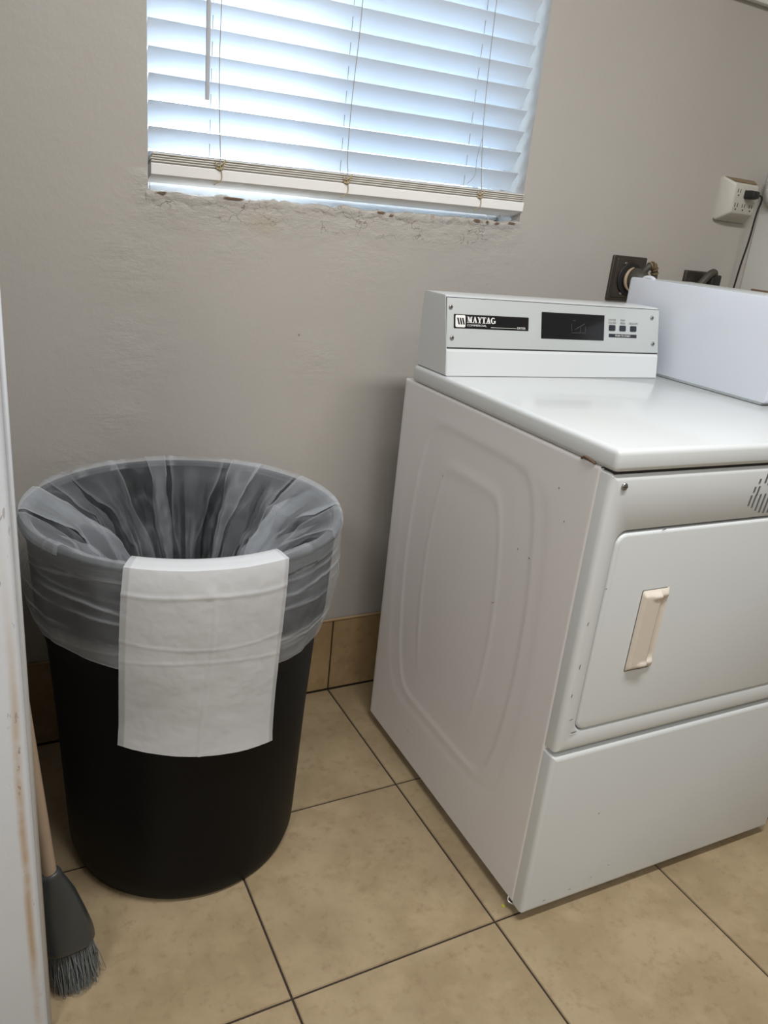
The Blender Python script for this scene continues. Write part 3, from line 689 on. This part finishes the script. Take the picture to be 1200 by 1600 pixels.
# bag: skirt, roll over the rim, pleated lining
bag = empty('trash_bag', (CX, CY, 0), 0, 'translucent white plastic bag lining the black trash can and folded over its rim', 'bag')
NT_ = 720
random.seed(21)
pleats = []; a = 0
while a < 360:
    wd = random.uniform(12, 34); pleats.append((a, min(wd, 360-a), random.uniform(.4, 1.0), random.uniform(.25, .75))); a += wd
def pleat(th):
    d = math.degrees(th) % 360
    for a0, wd, amp, pk in pleats:
        if a0 <= d < a0+wd:
            u = (d-a0)/wd; v = u/pk if u < pk else (1-u)/(1-pk); return amp*v
    return 0
def fz_n(x, y, z, o=5): return noise.fractal(Vector((x, y, z)), .7, 2.1, o)
def ridged(x, y, z):                                   # crumple lines
    return (1-abs(noise.noise(Vector((x, y, z)))))**6
def lining(th, u):
    """inner film hanging as a loose pleated cone: radius, height and pleat height at angle th, depth u 0..1"""
    c_, s_ = math.cos(th), math.sin(th)
    p = pleat(th + .22*u*math.sin(th*2+.5) + .10*u*noise.noise(Vector((c_*3, s_*3, 5))))
    q_ = pleat(th*2.3+1.0)
    k_ = math.sin(math.pi*min(1, u*1.05))
    rb = .2600 - .218*u**.82; z = .697 - .30*u**1.25
    h_ = (.052*p + .014*q_)*k_ - .022*k_ + .012*fz_n(c_*2*(1.2-u), s_*2*(1.2-u), u*3, 3)*k_
    h_ += .0060*ridged(c_*5, s_*5, u*4)*k_ + .0035*ridged(c_*11+4, s_*11, u*9)*k_
    r = rb - h_*.62; z = z + h_*.75
    return max(.02, min(r, can_r(max(z, .02))-.0095)), min(z, .700), p
# stretch lines in the skirt: (height at the front, swing, phase, strength)
LINES = [(.682, .010, .4, .20), (.655, .016, 1.6, .26), (.640, .020, 2.4, .20), (.622, .014, .9, .32), (.606, .024, 2.0, .26), (.590, .018, 1.2, .32), (.573, .022, 2.7, .26), (.556, .012, .2, .22), (.545, .020, 1.9, .20)]
def stretch(th, z):
    t_ = 0
    for k, (z0, sw, ph, st_) in enumerate(LINES):
        zl = z0 + sw*math.sin(th*1.0+ph*2) + .008*math.sin(th*3+ph*5)
        g_ = max(0, noise.noise(Vector((math.cos(th)*2.2+k*3, math.sin(th)*2.2, k)))+.42)
        t_ += st_*g_*math.exp(-((z-zl)/.0028)**2)
    return t_
bm = bmesh.new(); ly = bm.verts.layers.float.new('thick'); rows = []
SK = 90; RIM = 14; INN = 80
for s in range(SK+RIM+INN+1):
    row = []
    for k in range(NT_):
        th = 2*math.pi*k/NT_; c_, s_ = math.cos(th), math.sin(th); tk = 0
        zb = .513 + .012*math.sin(th*2+.6) + .008*noise.noise(Vector((c_*3, s_*3, 2)))
        wr = noise.noise(Vector((c_*13, s_*13, 3)))
        crest = .7105 + .006*noise.noise(Vector((c_*4, s_*4, 9))) + .0035*wr
        if s <= SK:
            u = s/SK; z = zb+(.697-zb)*u; ln_ = stretch(th, z)
            r = can_r(z) + .0045 + .0105*sst(.50, .60, z)*sst(.735, .60, z) + .007*ln_ + .0028*fz_n(c_*4, s_*4, z*12, 3)
            r += .004*(1-u)*max(0, noise.noise(Vector((c_*6, s_*6, 1))))
            if z > .675: r = max(r, .2790)
            r = max(r, can_r(z)+.0035)
            tk = .125 + ln_ + .22*sst(.555, .535, z+.02*math.sin(th+.4)) + .07*sst(.664, .676, z+.006*math.sin(2*th)) + (.18 if u < .02 else 0)
        elif s <= SK+RIM:
            u = (s-SK)/RIM; a_ = math.pi*u
            r = .2700+.0105*math.cos(a_) + .0022*wr*math.sin(a_); z = .697 + (crest-.697)*math.sin(a_)**.8; tk = .16 + .22*max(0, wr)
        else:
            u = (s-SK-RIM)/INN; r, z, p = lining(th, u)
            tk = .0 + .10*p**3 + .22*ridged(c_*6, s_*6, u*4)*p
        v = bm.verts.new((r*c_, r*s_, z)); v[ly] = tk; row.append(v)
    rows.append(row)
for a_, b_ in zip(rows, rows[1:]):
    for k in range(NT_): bm.faces.new((a_[k], a_[(k+1) % NT_], b_[(k+1) % NT_], b_[k]))
bm.faces.new(rows[-1])
from_bm('bag_film', bm, 'film', bag, True, 70)
# loose folds of film lying over the lining, narrowing downwards
for t0, hw, t1, ex in ((196, 17, 200, .16), (166, 13, 150, .34), (139, 6, 132, .06), (121, 13, 112, .03), (92, 5, 95, .14), (73, 12, 78, .01), (50, 6, 44, .12), (33, 11, 30, .05), (4, 20, 12, .26), (-30, 12, -22, .12)):
    bm = bmesh.new(); ly = bm.verts.layers.float.new('thick'); g = []; NU, NV = 26, 44
    for i in range(NU+1):
        row = []
        for j in range(NV+1):
            e_ = 2*i/NU-1; v_ = j/NV; u = .02+.80*v_
            th = math.radians(t0+(t1-t0)*v_**1.1 + hw*e_*(1-.55*v_) + 5*noise.noise(Vector((v_*3, t0, e_*.5))))
            r, z, p = lining(th, u)
            if j == 0: r, z = .2805, .698
            elif j == 1: r, z = .2755, .7120
            elif j == 2: r, z = .2655, .7110
            else:
                lift = .004 + .014*(1-e_*e_)*min(1, v_*4)
                r -= lift*.6; z += lift*.7
            vv = bm.verts.new((r*math.cos(th), r*math.sin(th), z)); vv[ly] = ex*(1-.6*v_) + .10*(abs(e_) > .92)*(1-v_); row.append(vv)
        g.append(row)
    for i in range(NU):
        for j in range(NV): bm.faces.new((g[i][j], g[i+1][j], g[i+1][j+1], g[i][j+1]))
    from_bm('bag_fold', bm, 'film', bag, True, 70)
# the flat, layered end of the bag hanging down the front
def flap_pt(u, v):
    """u across 0..1, v down 0..1"""
    tl, tr = math.radians(-121.5), math.radians(-72.0)
    bl, brr = math.radians(-128.0), math.radians(-69.5)
    th = (tl+(tr-tl)*u)*(1-v) + (bl+(brr-bl)*u)*v
    zt = .7115; zbm = .349 - .004*math.sin(math.pi*u) + .0012*noise.noise(Vector((u*90, 0, 0))) + .024*(1-u)
    return th, zt+(zbm-zt)*v
bm = bmesh.new(); ly = bm.verts.layers.float.new('thick'); FU, FV = 90, 120; g = []
for i in range(FU+1):
    row = []
    for j in range(-8, FV+1):
        u = i/FU
        if j < 0:                                     # tail tucked over the rim into the can
            th, z = flap_pt(u, 0); t_ = -j/8; rad = .288 - .036*min(1, t_*1.6); z = z + .0045*math.sin(math.pi*min(1, t_*1.3)) - (.018*max(0, t_-.55)/.45)
        else:
            v = j/FV; th, z = flap_pt(u, v)
            rad = max(can_r(z)+.006, .2885 - .030*sst(.0, 1.0, v)) + .003
            crease = .0012*math.exp(-((v-.13+.02*noise.noise(Vector((u*3, 1, 1))))/.010)**2) + .0014*math.exp(-((u-.52-.02*math.sin(v*5))/.008)**2)*sst(0.1, .3, v)
            crease += .0008*math.exp(-((v-.40+.10*(u-.5)**2)/.006)**2) + .0008*math.exp(-((v-.47-.10*(u-.5)**2)/.006)**2) + .002*math.exp(-((u-.5)/.03)**2-((v-.11)/.03)**2)
            rad += crease + .0012*fz_n(u*3, v*4, 3) + .002*math.sin(u*3.1+v*4)
        vv = bm.verts.new((rad*math.cos(th), rad*math.sin(th), z))
        vv[ly] = (.10 if (j >= 0 and j/FV < .13) else 0) + (-.22 if u < .035 or u > .97 else 0); row.append(vv)
    g.append(row)
for i in range(FU):
    for j in range(FV+8): bm.faces.new((g[i][j], g[i+1][j], g[i+1][j+1], g[i][j+1]))
fo = from_bm('bag_flap', bm, 'flap', bag, True, 70); fo['label'] = 'opaque white folded end of the bag hanging down the front'

# ------------------------------------------------------------------ broom
br = empty('broom', (-.729, -.648, 0), 0, 'grey broom with tan handle standing between door casing and trash can', 'broom')
ax0 = Vector((.002, 0, .084)); ax1 = Vector((-.022, .006, .236))
d = (ax1-ax0).normalized(); sx_ = Vector((1, 0, 0)); sx_ = (sx_-d*sx_.dot(d)).normalized(); sy_ = d.cross(sx_)
def ell(c, a, b, n=28, p=2.6):
    out = []
    for k in range(n):
        t_ = 2*math.pi*k/n; ca, sa = math.cos(t_), math.sin(t_)
        out.append(c + sx_*a*math.copysign(abs(ca)**(2/p), ca) + sy_*b*math.copysign(abs(sa)**(2/p), sa))
    return out
bm = bmesh.new(); Ln = (ax1-ax0).length
sec = [(0, .020, .014), (.001, .034, .024), (.008, .0385, .0275), (.018, .0385, .0275), (.05, .035, .025), (.10, .028, .021), (.128, .0215, .018), (.136, .0190, .0165), (.140, .0175, .0160), (Ln-.006, .0170, .0155), (Ln, .0145, .0135), (Ln+.001, .0115, .0112)]
loft(bm, [ell(ax0+d*s, a, b, p=2.8 if s < .11 else 2) for s, a, b in sec]); from_bm('head', bm, 'broomhead', br, True, 60)
hd = Vector((-.0055, .002, .080)).normalized()
bm = bmesh.new(); tube(bm, [ax1-hd*.02, ax1+hd*.52], .0105, 16); from_bm('handle', bm, 'wood', br, True, 50)
bm = bmesh.new(); random.seed(5)
for k in range(900):
    t_ = random.uniform(0, 2*math.pi); q_ = math.sqrt(random.random())
    p0 = ax0 + sx_*.032*q_*math.cos(t_) + sy_*.021*q_*math.sin(t_) + d*.004
    p1 = Vector((p0.x*1.05+.006+random.gauss(0, .004), p0.y*1.35+random.gauss(0, .004), random.uniform(.0012, .012)))
    mid = (p0+p1)/2 + Vector((random.gauss(0, .0025), random.gauss(0, .0025), 0))
    tube(bm, [p0, mid, p1], [.0007, .0007, .0005], 3, False)
tag(from_bm('bristles', bm, 'bristle', br, True), kind='stuff')

# tiny fleck on the floor by the dryer corner
b = bmesh.new(); P = [(0.0, .004), (.003, .002), (.0035, -.002), (.001, -.0045), (-.003, -.003), (-.0025, .002)]
loft(b, [[(x, y, 0) for x, y in P], [(x, y, .0012) for x, y in P]])
fk = from_bm('litter_fleck', b, 'fleck'); fk.location = (.035, -.789, 0.0001); tag(fk, 'tiny yellow-green fleck on the floor at the dryer corner', 'litter')
